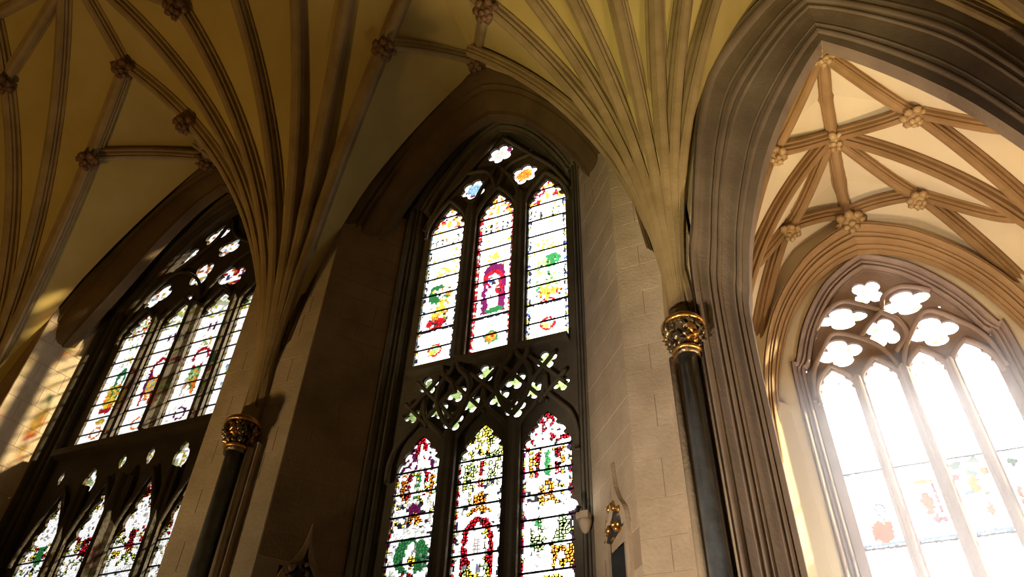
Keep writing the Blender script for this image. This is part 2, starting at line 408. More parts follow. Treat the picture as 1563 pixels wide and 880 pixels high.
O_A = [(4.15, 7.8), (4.0, 10), (3.62, 12.9), (2.8, 15.15), (2.05, 16.5), (1.2, 17.6), (.5, 18.25), (0, 18.5)]
I_A = [(3.4, 8), (3.3, 11), (3.05, 12.5), (2.7, 13.5), (2.1, 14.95), (1.15, 16.5), (.5, 17.1), (0, 17.35)]
O_B = [(4.5, 7.8), (4.4, 10.5), (4.05, 13), (3.5, 15.4), (2.8, 17.0), (1.8, 18.1), (.7, 18.7), (0, 18.9)]
I_B = [(3.95, 8), (3.85, 12.0), (3.1, 13.5), (2.45, 14.7), (1.7, 16.2), (.8, 17.5), (0, 18.1)]
O_C = [(3.5, -2), (3.5, 4), (3.48, 8.9), (3.3, 10.3), (3.02, 12.1), (2.8, 13.3), (2.36, 14.8), (1.54, 16.0), (.6, 17.0), (0, 17.4)]
I_C = [(2.75, -2), (2.75, 4), (2.72, 8), (2.62, 8.9), (2.42, 10), (2.06, 11.25), (1.68, 12.3), (1.1, 13.5), (.52, 14.5), (0, 15.25)]
O_D = [(3.1, 8), (2.95, 10), (2.62, 11.5), (2.1, 12.65), (1.3, 13.7), (.6, 14.2), (0, 14.5)]
I_D = [(2.75, 8.5), (2.65, 10.2), (2.4, 11.3), (1.95, 12.4), (1.33, 13.25), (.6, 13.8), (0, 14.0)]
secw = roll_section([(.04, .34, .06), (.38, .44, .03), (.48, .9, .05)])
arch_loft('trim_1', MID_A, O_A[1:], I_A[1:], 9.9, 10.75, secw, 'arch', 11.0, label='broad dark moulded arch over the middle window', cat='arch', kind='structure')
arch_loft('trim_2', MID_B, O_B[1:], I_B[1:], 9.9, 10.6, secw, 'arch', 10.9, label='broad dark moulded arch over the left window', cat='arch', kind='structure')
secc = roll_section([(.03, .14, .05), (.30, .35, .025), (.38, .46, .04), (.49, .53, .02), (.74, .78, .025), (.81, .88, .035)])
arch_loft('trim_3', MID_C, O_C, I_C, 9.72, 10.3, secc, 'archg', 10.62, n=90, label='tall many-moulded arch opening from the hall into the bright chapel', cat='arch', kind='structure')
secd = roll_section([(.05, .3, .10), (.36, .46, .05), (.52, .72, .08), (.78, .95, .05)])
arch_loft('trim_4', MID_C, O_D, I_D, 15.15, 15.7, secd, 'archw', 15.9, label='warm moulded arch over the chapel window', cat='arch', kind='structure')

# ------------------------------------------------------------------ walls
def archloop(mid, ctrl, zb, n=40):
    A = half(ctrl, n); A = A[A[:, 1] > zb]; A = np.r_[[[A[0][0], zb]], A]
    L = np.r_[A*[-1, 1], A[::-1][1:]]; L[:, 0] += mid; return L.tolist()
rectl = lambda x0, x1, z0, z1: [(x0, z0), (x1, z0), (x1, z1), (x0, z1)]
ZT = 20.6
JO_A = [(2.32, 0), (2.32, 14.0), (2.2, 14.9), (1.85, 15.9), (1.2, 17.0), (.55, 17.7), (0, 18.0)]
JI_A = [(2.0, 0), (2.0, 14.0), (1.9, 14.8), (1.55, 15.7), (.95, 16.8), (.4, 17.4), (0, 17.65)]
JO_B = [(3.35, 0), (3.35, 13.4), (3.15, 14.4), (2.6, 15.6), (1.7, 16.9), (.8, 17.8), (0, 18.2)]
JI_B = [(2.85, 0), (2.85, 13.4), (2.7, 14.3), (2.2, 15.4), (1.4, 16.7), (.6, 17.5), (0, 17.8)]
JO_D = [(2.3, 0), (2.3, 10.2), (2.15, 11.2), (1.75, 12.3), (1.1, 13.3), (.5, 13.8), (0, 14.1)]
JI_D = [(2.0, 0), (2.0, 10.2), (1.85, 11.1), (1.5, 12.1), (.9, 13.05), (.4, 13.5), (0, 13.7)]
north = empty('wall_north', (-9, 11.8, -2), label='brown stone window wall of the hall', cat='wall', kind='structure')
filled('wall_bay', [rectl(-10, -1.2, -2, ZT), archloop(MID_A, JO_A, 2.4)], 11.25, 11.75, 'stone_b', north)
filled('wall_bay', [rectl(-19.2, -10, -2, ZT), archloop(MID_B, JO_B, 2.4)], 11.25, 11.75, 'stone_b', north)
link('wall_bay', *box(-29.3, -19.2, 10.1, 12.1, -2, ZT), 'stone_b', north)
# spandrels above the wall arches and the plaster soffits behind them
def soffit(mid, ctrl, y0, y1, parent, m):
    A = half(ctrl, 40); A = np.r_[A*[-1, 1], A[::-1][1:]]; v = []; f = []
    for x, z in A: v += [(mid+x, y0, z), (mid+x, y1, z)]
    for i in range(len(A)-1): f.append((2*i, 2*i+1, 2*i+3, 2*i+2))
    link('soffit', v, f, m, parent, smooth=True)
for mid, O, xl, xr in ((MID_A, O_A, -10, -1.37), (MID_B, O_B, -19.3, -10)):
    filled('spandrel', [[(xl+.02, 7.95)]+archloop(mid, O, 7.95)+[(xr-.02, 7.95), (xr-.02, ZT), (xl+.02, ZT)]], 10.12, 10.4, 'plaster', north)
    soffit(mid, O, 10.4, 11.4, north, 'plaster')
filled('wall_chapel', [rectl(-1.2, 8.4, -2, ZT), archloop(MID_C, [(a+.05, b+.05) for a, b in I_C], -1.95)], 10.35, 10.6, 'plaster2', None, label='plastered wall pierced by the tall chapel arch', cat='wall', kind='structure')
filled('wall_east_bay', [rectl(-1.3, 8.4, -2, ZT), archloop(MID_C, O_C, -1.95)], 10.02, 10.3, 'stone', None, label='stone wall face around the tall chapel arch', cat='wall', kind='structure')
link('wall_west', *box(-29.4, -29.0, -2.4, 12.1, -2, ZT), 'stone_b', label='end wall of the hall beyond the left bay', cat='wall', kind='structure')
link('wall_east', *box(8.4, 8.8, -2.4, 12.1, -2, ZT), 'wall', label='end wall of the hall beyond the chapel arch', cat='wall', kind='structure')
link('wall_south', *box(-29.4, 8.8, -2.6, -2.2, -2, ZT), 'wall', label='plain stone wall behind the viewer', cat='wall', kind='structure')
link('floor', *box(-29.4, 8.8, -2.6, 17, -2.3, -2), 'floor', label='grey stone floor', cat='floor', kind='structure')
link('roof', *box(-29.6, 9.0, -2.8, 12.1, ZT, ZT+.3), 'stone_b', label='outer roof above the hall vault', cat='roof', kind='structure')
link('roof', *box(-1.5, 9.0, 12.1, 16.7, ZT, ZT+.3), 'stone_b', label='outer roof above the chapel vault', cat='roof', kind='structure')
link('wall_chapel_west', *box(-1.5, -0.9, 10.6, 16.9, -2, ZT), 'plaster2', label='left side wall of the bright chapel', cat='wall', kind='structure')
link('wall_chapel_east', *box(5.7, 6.2, 10.6, 16.9, -2, ZT), 'plaster2', label='right side wall of the bright chapel', cat='wall', kind='structure')
cn = empty('wall_chapel_north', (MID_C, 16, -2), label='pale wall around the bright chapel window', cat='wall', kind='structure')
filled('wall_face', [rectl(-1.5, 6.2, -2, ZT), archloop(MID_C+.04, JO_D, 1.4)], 15.95, 16.35, 'plaster2', cn)
filled('spandrel', [[(-1.2, 8.05)]+archloop(MID_C, O_D, 8.05)+[(5.9, 8.05), (5.9, ZT), (-1.2, ZT)]], 15.35, 15.6, 'plaster2', cn)
for sg in (1, -1):
    x = lambda a: MID_C + sg*a
    poly = [(x(3.15), 15.35), (x(2.95), 15.35), (x(2.45), 15.98), (x(3.15), 15.98)]
    if sg < 0: poly = poly[::-1]
    link('reveal', *prism(poly, -2, 10.1), 'plaster2', cn)

# ------------------------------------------------------------------ piers of ashlar
def ashlar(parent, a, b, nrm_, z0, z1, m, ch=0.56, ln=0.85, proud=0.009, skip=None):
    ax, ay = a; L = math.hypot(b[0]-ax, b[1]-ay); ux, uy = (b[0]-ax)/L, (b[1]-ay)/L; nx, ny = nrm_
    z = z0; row = 0
    while z < z1-.05:
        h = min(ch*random.uniform(.85, 1.15), z1-z); u = 0.0; first = ln*(.5 if row % 2 else 1)
        while u < L-.02:
            l = (first if u == 0 else ln*random.uniform(.8, 1.2)); l = min(l, L-u)
            if L-u-l < .25: l = L-u
            g = .003; u0, u1, za, zb = u+g, u+l-g, z+g, z+h-g; pr = proud*random.uniform(.75, 1.1); c = .004
            if not (skip and skip((u0+u1)/2, (za+zb)/2)):
                def P(uu, dd, zz): return (ax+ux*uu+nx*dd, ay+uy*uu+ny*dd, zz)
                v = [P(u0, 0, za), P(u1, 0, za), P(u1, 0, zb), P(u0, 0, zb), P(u0+c, pr, za+c), P(u1-c, pr, za+c), P(u1-c, pr, zb-c), P(u0+c, pr, zb-c)]
                link('stone_block', v, [(4, 5, 6, 7), (0, 1, 5, 4), (1, 2, 6, 5), (2, 3, 7, 6), (3, 0, 4, 7)], m, parent)
            u += l
        z += h; row += 1
def pier(poly, label, m='joint', notch=None):
    p = empty('pier', (poly[0][0], poly[0][1], -2), label=label, cat='pier', kind='structure')
    if notch:
        k, u0, u1, dp = notch; a, b = poly[k], poly[(k+1) % len(poly)]; L = math.hypot(b[0]-a[0], b[1]-a[1]); ux, uy = (b[0]-a[0])/L, (b[1]-a[1])/L
        q = [(a[0]+ux*u+uy*-dd, a[1]+uy*u+ux*dd) for u, dd in ((u0, 0), (u0, dp), (u1, dp), (u1, 0))]
        link('core', *prism(poly[:k+1]+q+poly[k+1:], -2, 5.3), m, p); link('core', *prism(poly, 5.3, 14.6), m, p)
    else: link('core', *prism(poly, -2, 14.6), m, p)
    return p
def unit(x, y): L = math.hypot(x, y); return (x/L, y/L)
# right pier: between the middle window and the chapel arch
pS1 = pier([(-2.38, 10.02), (-.95, 10.02), (-.95, 11.3), (-3.45, 11.3)], 'pale ashlar pier between the middle window and the chapel arch', notch=(3, .55, 1.15, .35))
ashlar(pS1, (-2.38, 10.02), (-1.0, 10.02), (0, -1), 2.6, 14.6, 'stone')
n1 = unit(-(11.3-10.02), -(3.45-2.38))
ashlar(pS1, (-3.45, 11.3), (-2.38, 10.02), n1, 2.6, 14.6, 'stone', skip=lambda u, z: 0.5 < u < 1.2 and z < 5.5)
# middle pier between left and middle windows
pS2 = pier([(-11.1, 10.02), (-8.97, 10.02), (-7.95, 11.3), (-11.9, 11.3)], 'shadowed ashlar pier between the left and middle windows', notch=(1, .4, 1.0, .35))
ashlar(pS2, (-11.1, 10.02), (-8.97, 10.02), (0, -1), 2.6, 14.6, 'stone')
n2 = unit(11.3-10.02, -(8.97-7.95))
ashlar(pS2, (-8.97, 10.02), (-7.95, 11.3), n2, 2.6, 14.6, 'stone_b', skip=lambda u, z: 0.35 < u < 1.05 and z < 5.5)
pS0 = pier([(-20.4, 10.02), (-18.3, 10.02), (-17.95, 11.3), (-20.4, 11.3)], 'ashlar pier at the far left with its sunlit side face')
ashlar(pS0, (-18.3, 10.02), (-17.95, 11.3), unit(11.3-10.02, -.35), 4, 14.4, 'stone', ln=.7)
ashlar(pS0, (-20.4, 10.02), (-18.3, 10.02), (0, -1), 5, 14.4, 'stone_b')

# ------------------------------------------------------------------ marble shafts with gilded capitals
def shaft(x, label, seed):
    cy = 9.72
    s = empty('wall_shaft', (x, cy, -2), label=label, cat='column', group='marble wall shafts')
    link('shaft', *lathe(x, cy, [(.155, -1.7), (.15, 2), (.145, 7.5)], 24), 'marble', s, smooth=True)
    link('base', *lathe(x, cy, [(.36, -2), (.36, -1.85), (.28, -1.8), (.3, -1.72), (.2, -1.66), (.16, -1.6)], 24), 'stone', s)
    for dx in (-.24, .24): link('side_shaft', *lathe(x+dx, cy+.12, [(.07, -2), (.07, 7.45)], 12), 'stone', s, smooth=True)
    link('backing', *box(x-.36, x+.36, cy+.16, 10.06, -2, 7.6), 'stone', s)
    cap = link('capital', *lathe(x, cy, [(.15, 7.34), (.2, 7.3), (.2, 7.44), (.17, 7.48), (.19, 7.56), (.26, 7.74), (.30, 7.86), (.30, 7.92)], 28), 'goldd', s, smooth=True)
    def ring(r, z, rr, name):
        v = []; f = []
        for i in range(32):
            a = 2*math.pi*i/32
            for j in range(8): b = 2*math.pi*j/8; v.append((x+(r+rr*math.cos(b))*math.cos(a), cy+(r+rr*math.cos(b))*math.sin(a), z+rr*math.sin(b)))
        for i in range(32):
            for j in range(8): f.append((i*8+j, i*8+(j+1) % 8, ((i+1) % 32)*8+(j+1) % 8, ((i+1) % 32)*8+j))
        link(name, v, f, 'gold', cap, smooth=True)
    ring(.2, 7.42, .035, 'necking'); ring(.325, 7.92, .03, 'gilded_ring'); ring(.29, 7.99, .025, 'gilded_ring')
    r2 = random.Random(seed)
    for row, (r, z, n, sz) in enumerate(((.20, 7.55, 10, .055), (.25, 7.64, 12, .06), (.285, 7.74, 13, .058), (.295, 7.83, 14, .05))):
        for k in range(n):
            a = 2*math.pi*(k+row*.5)/n + r2.uniform(-.1, .1)
            link('leaf', *blob((x+r*math.cos(a), cy+r*math.sin(a), z+r2.uniform(-.02, .02)), sz*r2.uniform(.8, 1.2), seed+row*20+k, 2, (r2.uniform(.7, 1.2), r2.uniform(.7, 1.2), r2.uniform(1.0, 1.6)), .55), 'goldd' if r2.random() < .8 else 'gold', cap, smooth=True)
    link('springer', *lathe(x-.05, 9.86, [(.2, 7.8), (.16, 8.4)], 20), 'rib', s, smooth=True)
shaft(-1.32, 'dark marble shaft with a gilded leafy capital on the right-hand pier', 3)
shaft(-9.87, 'dark marble shaft with a gilded leafy capital on the shadowed middle pier', 77)
shaft(-19.3, 'dark marble shaft with a gilded leafy capital on the far left pier', 55)

# ------------------------------------------------------------------ window tracery
def light_loop(c, w_, zb, zs, za, cusp=.085, n=30, power=1.7, cus=(.3, .62)):
    R = [(w_/2, zb), (w_/2, zs)]
    for i in range(1, n+1):
        t = i/n; x = w_/2*(1-t**power)
        for q_ in cus: x -= cusp*math.exp(-((t-q_)/.05)**2)
        if t > .8: x = min(x, w_/2*(1-t**power))
        R.append((max(x, 0.0), zs+(za-zs)*t))
    L = [(c+x, z) for x, z in R] + [(c-x, z) for x, z in R[::-1][1:]]
    return L
def foil(cx, cz, r, k=4, rot=0.0, sx=1.0, sz=1.0, n=56, deep=.4):
    L = []
    for i in range(n):
        a = 2*math.pi*i/n; rr = r*((1-deep)+deep*abs(math.cos(k/2*a))**.7)
        b = a+rot; L.append((cx+rr*math.cos(b)*sx, cz+rr*math.sin(b)*sz))
    return L
def tubes(parent, name, m, paths, r, y, seg=8):
    b = MB()
    for P in paths: b.add(*sweep([(x, y, z) for x, z in P], circ(r, seg), side=(0, 1, 0)))
    return b.build(name, m, parent, smooth=True)
def offset_head(c, w_, zs, za, grow=.09, n=20, power=1.7):
    L = [(w_/2+grow, zs-.2)] + [((w_/2+grow)*(1-(i/n)**power), zs+(za+grow*1.4-zs)*i/n) for i in range(n+1)]
    return [(c-x, z) for x, z in L] + [(c+x, z) for x, z in L[::-1]]
def mullion(parent, m, x, z0, z1, yf, yb, wd=.16):
    sec = [(-wd, yb), (-wd, yb-.08), (-wd*.55, (yf+yb)/2), (-wd*.35, yf+.03), (0, yf), (wd*.35, yf+.03), (wd*.55, (yf+yb)/2), (wd, yb-.08), (wd, yb)]
    v = [(x+a, b, z) for z in (z0, z1) for a, b in sec]; n = len(sec)
    f = [(i, i+1, n+i+1, n+i) for i in range(n-1)] + [tuple(range(n)), tuple(range(n, 2*n))]
    return link('mullion', v, f, m, parent)

# ---- painted glass: a raster of small leaded pieces per light
W, R_, Y_, G_, B_, P_, K_, GY, O_, LG, LB = map(np.array, ((1, 1, 1), (.50, .012, .02), (.85, .60, .06), (.03, .17, .05), (.04, .10, .36), (.10, .008, .05), (.015, .015, .02), (.42, .42, .38), (.95, .25, .03), (.45, .62, .22), (.35, .6, .8)))
class Paint:
    def __init__(s, w_, z0, z1, n=44, base=W, tint=.16, pitch=.062, lead=.5):
        s.w, s.z0, s.z1, s.n = w_, z0, z1, n; s.rows = int(round((z1-z0)/(w_/n)))
        s.a = np.ones((s.rows, n, 3))*base
        S = (np.arange(n)+.5)/n*2-1; Zr = z0+(np.arange(s.rows)+.5)*(z1-z0)/s.rows
        X, Zg = np.meshgrid(S*w_/2, Zr)
        gx, gz = int(w_/pitch)+3, int((z1-z0)/pitch)+3
        jx, jz = RNG.random((gz, gx))*.8+.1, RNG.random((gz, gx))*.8+.1
        ci, cj = ((Zg-z0)/pitch).astype(int)+1, ((X+w_/2)/pitch).astype(int)+1
        best = np.full(X.shape, 9e9); sx_, sz_ = X.copy(), Zg.copy(); lab = np.zeros(X.shape, int)
        for di in (-1, 0, 1):
            for dj in (-1, 0, 1):
                i, j = np.clip(ci+di, 0, gz-1), np.clip(cj+dj, 0, gx-1)
                px, pz = (j-1+jx[i, j])*pitch-w_/2, (i-1+jz[i, j])*pitch+z0
                d = (X-px)**2+(Zg-pz)**2; mk = d < best
                best[mk] = d[mk]; sx_[mk] = px[mk]; sz_[mk] = pz[mk]; lab[mk] = (i*gx+j)[mk]
        s.S, s.Z = np.clip(sx_*2/w_*.75+S[None, :]*.25, -1, 1), np.clip(sz_*.75+Zg*.25, z0, z1)
        e = np.zeros(X.shape, bool); e[:, 1:] |= lab[:, 1:] != lab[:, :-1]; e[1:] |= lab[1:] != lab[:-1]
        s.edge = e; s.lead = lead; s.var = (RNG.random(gx*gz+1)**2)[lab]
        s.bits(-1, 1, z0, z1, [W*.9, np.array((.97, .95, .8)), np.array((.86, .9, .97)), GY*1.6], .06, tint)
    def m(s, mask, c): s.a[mask] = c; return s
    def rect(s, a, b, za, zb, c): return s.m((s.S >= a) & (s.S <= b) & (s.Z >= za) & (s.Z <= zb), c)
    def ell(s, sc, zc, rs, rz, c, ring=None):
        d = ((s.S-sc)/rs)**2+((s.Z-zc)/rz)**2
        return s.m((d < 1) & (d > (ring or -1)), c)
    def tri(s, sc, hw, za, zb, c): return s.m((s.Z >= za) & (s.Z <= zb) & (np.abs(s.S-sc) < hw*(1-(s.Z-za)/(zb-za))), c)
    def bits(s, a, b, za, zb, pal, cell, dens):
        cw = cell/(s.w/2); ns, nz = max(1, int((b-a)/cw)), max(1, int((zb-za)/cell))
        pick = RNG.integers(0, len(pal), (nz+1, ns+1)); on = RNG.random((nz+1, ns+1)) < dens
        mask = (s.S >= a) & (s.S < b) & (s.Z >= za) & (s.Z < zb)
        i = np.clip(((s.Z-za)/cell).astype(int), 0, nz); j = np.clip(((s.S-a)/cw).astype(int), 0, ns)
        P = np.array(pal)[pick[i, j]]; mk = mask & on[i, j]; s.a[mk] = P[mk]; return s
    def border(s, pal, cell=.1, wid=.17, sides=(-1, 1)):
        for sd in sides:
            a, b = (-1, -1+wid) if sd < 0 else (1-wid, 1)
            k = ((s.Z-s.z0)/cell).astype(int) % len(pal)
            mk = (s.S >= a) & (s.S <= b); s.a[mk] = np.array(pal)[k[mk]]
            x = -1+wid if sd < 0 else 1-wid; s.rect(x-.02, x+.02, s.z0, s.z1, K_)
        return s
    def leads(s, pitch=.16, dens=.3):
        nz = int((s.z1-s.z0)/pitch)
        for k in range(nz):
            if RNG.random() < dens: s.rect(-1, 1, s.z0+k*pitch, s.z0+k*pitch+.02, GY*.6)
        return s
    def panes(s, cx, y, cuts, parent, m='glass'):
        sat = s.a.max(-1)-s.a.min(-1); busy = np.clip(sat*3, 0, 1)
        s.a = s.a*(1-(.05+.5*busy)*s.var)[..., None]
        k_ = s.edge*(s.lead*.35+s.lead*busy*.65); s.a = s.a*(1-k_)[..., None]
        h = (s.z1-s.z0)/s.rows; cuts = [s.z0]+[c for c in cuts if s.z0 < c < s.z1]+[s.z1]
        for a, b in zip(cuts, cuts[1:]):
            r0, r1 = int(round((a-s.z0)/h)), int(round((b-s.z0)/h))
            if r1 <= r0: continue
            nr = r1-r0; n = s.n
            xs = cx-s.w/2+np.arange(n+1)*s.w/n; zs = s.z0+np.arange(r0, r1+1)*h
            X, Z = np.meshgrid(xs, zs); V = np.stack([X, np.full_like(X, y), Z], -1).reshape(-1, 3)
            idx = np.arange(nr*n); rr, cc = idx//n, idx % n; b0 = rr*(n+1)+cc
            F = np.stack([b0, b0+1, b0+n+2, b0+n+1], 1)
            o = link('glass_panel', V, F.tolist(), m, parent, origin=(cx, y, zs[0]))
            col = o.data.attributes.new('Col', 'FLOAT_COLOR', 'FACE'); A4 = np.ones((nr*n, 4)); A4[:, :3] = s.a[r0:r1].reshape(-1, 3)
            col.data.foreach_set('color', A4.ravel())
def bars(parent, cx, w_, cuts, y):
    for z in cuts: link('saddle_bar', *box(cx-w_/2-.03, cx+w_/2+.03, y-.03, y, z-.014, z+.014), 'iron', parent)

# ---------------- window 1: middle window, three lights
w1 = empty('window_1', (MID_A, 11.6, 2.4), label='tall three-light stained glass window in the middle of the view', cat='window', kind='structure')
UA = (-1.31, 0.03, 1.33); CA = [MID_A+.02+u for u in UA]
# the jamb mouldings
arch_loft('jamb_moulding', MID_A, JO_A, JI_A, 11.2, 11.5, roll_section([(.05, .35, .08), (.42, .6, .04), (.66, .95, .07)]), 'tracery', 11.7, parent=w1, n=70)
holes = []
for c in CA:
    holes.append(light_loop(c, .94, 9.9, 14.15, 15.02, .1)); holes.append(light_loop(c, .94, 2.6, 7.45, 8.2, .09))
cA = MID_A+.03
for u, z in ((0, 16.66), (.7, 15.49), (-.7, 15.49)): holes.append(foil(cA+u, z, .37, 6, .3, deep=.3))
for u, z, r in ((.88, 16.4, .035), (1.5, 15.42, .05)): holes.append(foil(cA+u, z, r, 4, .4))
small = [(0, 9.38), (1.32, 9.38), (-1.31, 9.38), (-.65, 9.03), (.65, 9.04), (-1.03, 8.71), (-.3, 8.7), (.31, 8.7), (1.03, 8.72), (-1.63, 8.7), (1.62, 8.73), (-.66, 8.36), (.67, 8.37)]
for u, z in small: holes.append(foil(cA+u, z+.03, .225 if abs(u) < 1.5 else .18, 4, .35, deep=.55))
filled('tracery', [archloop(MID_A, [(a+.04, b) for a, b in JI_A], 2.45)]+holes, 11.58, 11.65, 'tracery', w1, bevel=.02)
# curved bars standing proud of the tracery plate
paths = []
for c in CA:
    paths.append(offset_head(c, .94, 14.15, 15.05)); 
    L = [(.62, 7.2), (.62, 7.6), (.5, 8.0), (.25, 8.3), (.06, 8.55), (0, 9.0)]; S_ = spline(L, 24)
    paths += [[(c+x, z) for x, z in S_], [(c-x, z) for x, z in S_]]
    L = [(.06, 9.82), (.2, 9.3), (.6, 8.95), (.68, 8.5), (.62, 8.1), (.66, 7.7)]; S_ = spline(L, 24)
tubes(w1, 'tracery_moulding', 'tracery', paths, .05, 11.48)
lat = []
for a, b in (((-1.9, 8.5), (-.95, 9.55)), ((-1.6, 8.05), (-.3, 9.55)), ((-.98, 8.05), (.3, 9.4)), ((-.36, 8.05), (.95, 9.55)), ((.33, 8.05), (1.6, 9.55)), ((.98, 8.1), (1.95, 9.2))):
    k_ = [(a[0]+(b[0]-a[0])*t, a[1]+(b[1]-a[1])*t) for t in np.linspace(0, 1, 21)]; k_ = [p for p in k_ if abs(p[0]) < 1.8 and 8.3 < p[1] < 9.5]
    lat.append([(cA+p, z) for p, z in k_])
for a, b in (((1.9, 8.5), (.95, 9.55)), ((1.6, 8.05), (.3, 9.55)), ((.98, 8.05), (-.3, 9.4)), ((.36, 8.05), (-.95, 9.55)), ((-.33, 8.05), (-1.6, 9.55)), ((-.98, 8.1), (-1.95, 9.2))):
    k_ = [(a[0]+(b[0]-a[0])*t, a[1]+(b[1]-a[1])*t) for t in np.linspace(0, 1, 21)]; k_ = [p for p in k_ if abs(p[0]) < 1.8 and 8.3 < p[1] < 9.5]
    lat.append([(cA+p, z) for p, z in k_])
tubes(w1, 'lattice_moulding', 'tracery', lat, .045, 11.47)
ogee = []
for x0 in (-.66, .66, 0):
    for sg in (1, -1):
        ogee.append([(cA+x0+sg*x, z) for x, z in spline([(0, 9.95), (.08, 9.6), (.3, 9.3), (.36, 8.9), (.2, 8.45), (0, 8.2)] if x0 else [(.98, 9.8), (.9, 9.5), (.7, 9.25), (.62, 9.0)], 20)])
tubes(w1, 'ogee_moulding', 'tracery', ogee, .055, 11.46)
topm = [[(cA+x*sg, z) for x, z in spline([(1.98, 14.3), (1.5, 15.3), (.9, 16.1), (0.1, 17.2)], 16)] for sg in (1, -1)]
topm += [[(cA+x*sg, z) for x, z in spline([(0, 15.1), (.3, 15.9), (.9, 16.1)], 12)] for sg in (1, -1)] + [[(cA+x*sg, z) for x, z in spline([(.66, 14.2), (.5, 15.1), (.05, 16.0)], 12)] for sg in (1, -1)]
tubes(w1, 'head_moulding', 'tracery', topm, .05, 11.48)
for u in (-.65, .67):
    mullion(w1, 'tracery', cA+u, 9.85, 14.6, 11.3, 11.52, .16); mullion(w1, 'tracery', cA+u, 2.5, 8.05, 11.3, 11.52, .16)
link('transom', *box(cA-1.82, cA+1.82, 11.38, 11.6, 9.74, 9.86), 'tracery', w1)
YG = 11.61
def top_light(kind):
    p = Paint(.98, 9.8, 15.06)
    if kind == 1: p.border([R_, R_, np.array((.9, .3, .2)), R_, W], .07, .2)
    elif kind == 0: p.border([W, Y_*.9, GY, W, LB, GY], .08, .16)
    else: p.border([W, GY, LB, Y_, W, B_], .08, .16)
    p.bits(-1, 1, 14.15, 15.06, [R_, O_, Y_, W, W, P_], .07, .8)
    p.tri(0, .3, 14.2, 14.95, W).tri(0, .12, 14.3, 14.85, Y_)
    for sx_ in (-.6, -.3, 0, .3, .6):
        p.rect(sx_-.05, sx_+.05, 13.65, 13.95, K_ if sx_ else (R_ if kind == 1 else GY*.5)); p.rect(sx_-.04, sx_+.04, 13.1, 13.4, GY)
    p.bits(-.75, .75, 13.0, 14.1, [GY, W, W, Y_*.9], .05, .3)
    p.ell(0, 12.72, .35, .12, Y_).tri(0, .5, 12.55, 12.95, Y_*.95); p.bits(-.7, .7, 12.5, 12.95, [W, Y_, W], .05, .5)
    if kind == 1:
        p.rect(-.55, .6, 11.05, 12.3, P_); p.ell(0, 12.3, .58, .25, P_); p.ell(0, 12.15, .48, .2, R_*.9); p.ell(0, 12.1, .3, .14, B_); p.ell(.05, 12.12, .2, .11, W)
        p.rect(-.2, .25, 11.15, 12.0, W); p.ell(-.1, 11.6, .25, .3, W); p.tri(-.05, .3, 11.1, 11.7, np.array((.8, .85, .9))); p.ell(.3, 11.75, .22, .2, R_)
        p.bits(-.5, .5, 11.5, 12.2, [W, K_, P_, R_], .05, .3); p.ell(.1, 11.12, .45, .1, G_*.6)
    elif kind == 0:
        p.ell(-.2, 12.05, .5, .3, G_*.7); p.ell(.25, 12.0, .35, .25, LG); p.ell(0, 12.05, .2, .14, W); p.rect(.3, .45, 11.4, 12.2, O_)
        p.ell(.1, 11.5, .35, .35, Y_); p.bits(-.5, .5, 11.05, 12.2, [W, G_, Y_, O_, K_, W], .06, .55); p.ell(-.1, 11.15, .5, .18, R_); p.bits(-.5, .5, 11.0, 11.3, [O_, W, K_], .05, .5)
    else:
        p.ell(.25, 12.2, .4, .22, G_*.8); p.ell(-.3, 12.0, .3, .3, LG); p.ell(.1, 11.95, .2, .14, W); p.ell(.1, 11.5, .45, .3, LG); p.ell(0, 11.4, .4, .14, Y_)
        p.bits(-.55, .6, 11.1, 12.3, [W, G_, Y_, LG, K_, W], .06, .5); p.ell(.1, 11.22, .55, .14, O_); p.bits(-.4, .7, 11.0, 11.3, [R_, W, Y_], .05, .6)
    p.rect(-.8, .8, 9.9, 10.95, W)
    p.ell(.02, 10.37, .36, .175, R_ if kind != 1 else G_*.8); p.ell(.02, 10.37, .27, .13, LG if kind != 1 else O_)
    if kind != 1: p.rect(-.25, .02, 10.25, 10.36, Y_); p.ell(.12, 10.43, .12, .05, LB)
    else: p.rect(0, .2, 10.36, 10.46, R_)
    p.rect(-1, 1, 10.93, 10.97, K_)
    return p
for k, c in enumerate(CA):
    cuts = [9.9+.53*i for i in range(1, 10)]
    top_light(k).panes(c, YG, cuts, w1); bars(w1, c, .94, cuts, YG-.005)
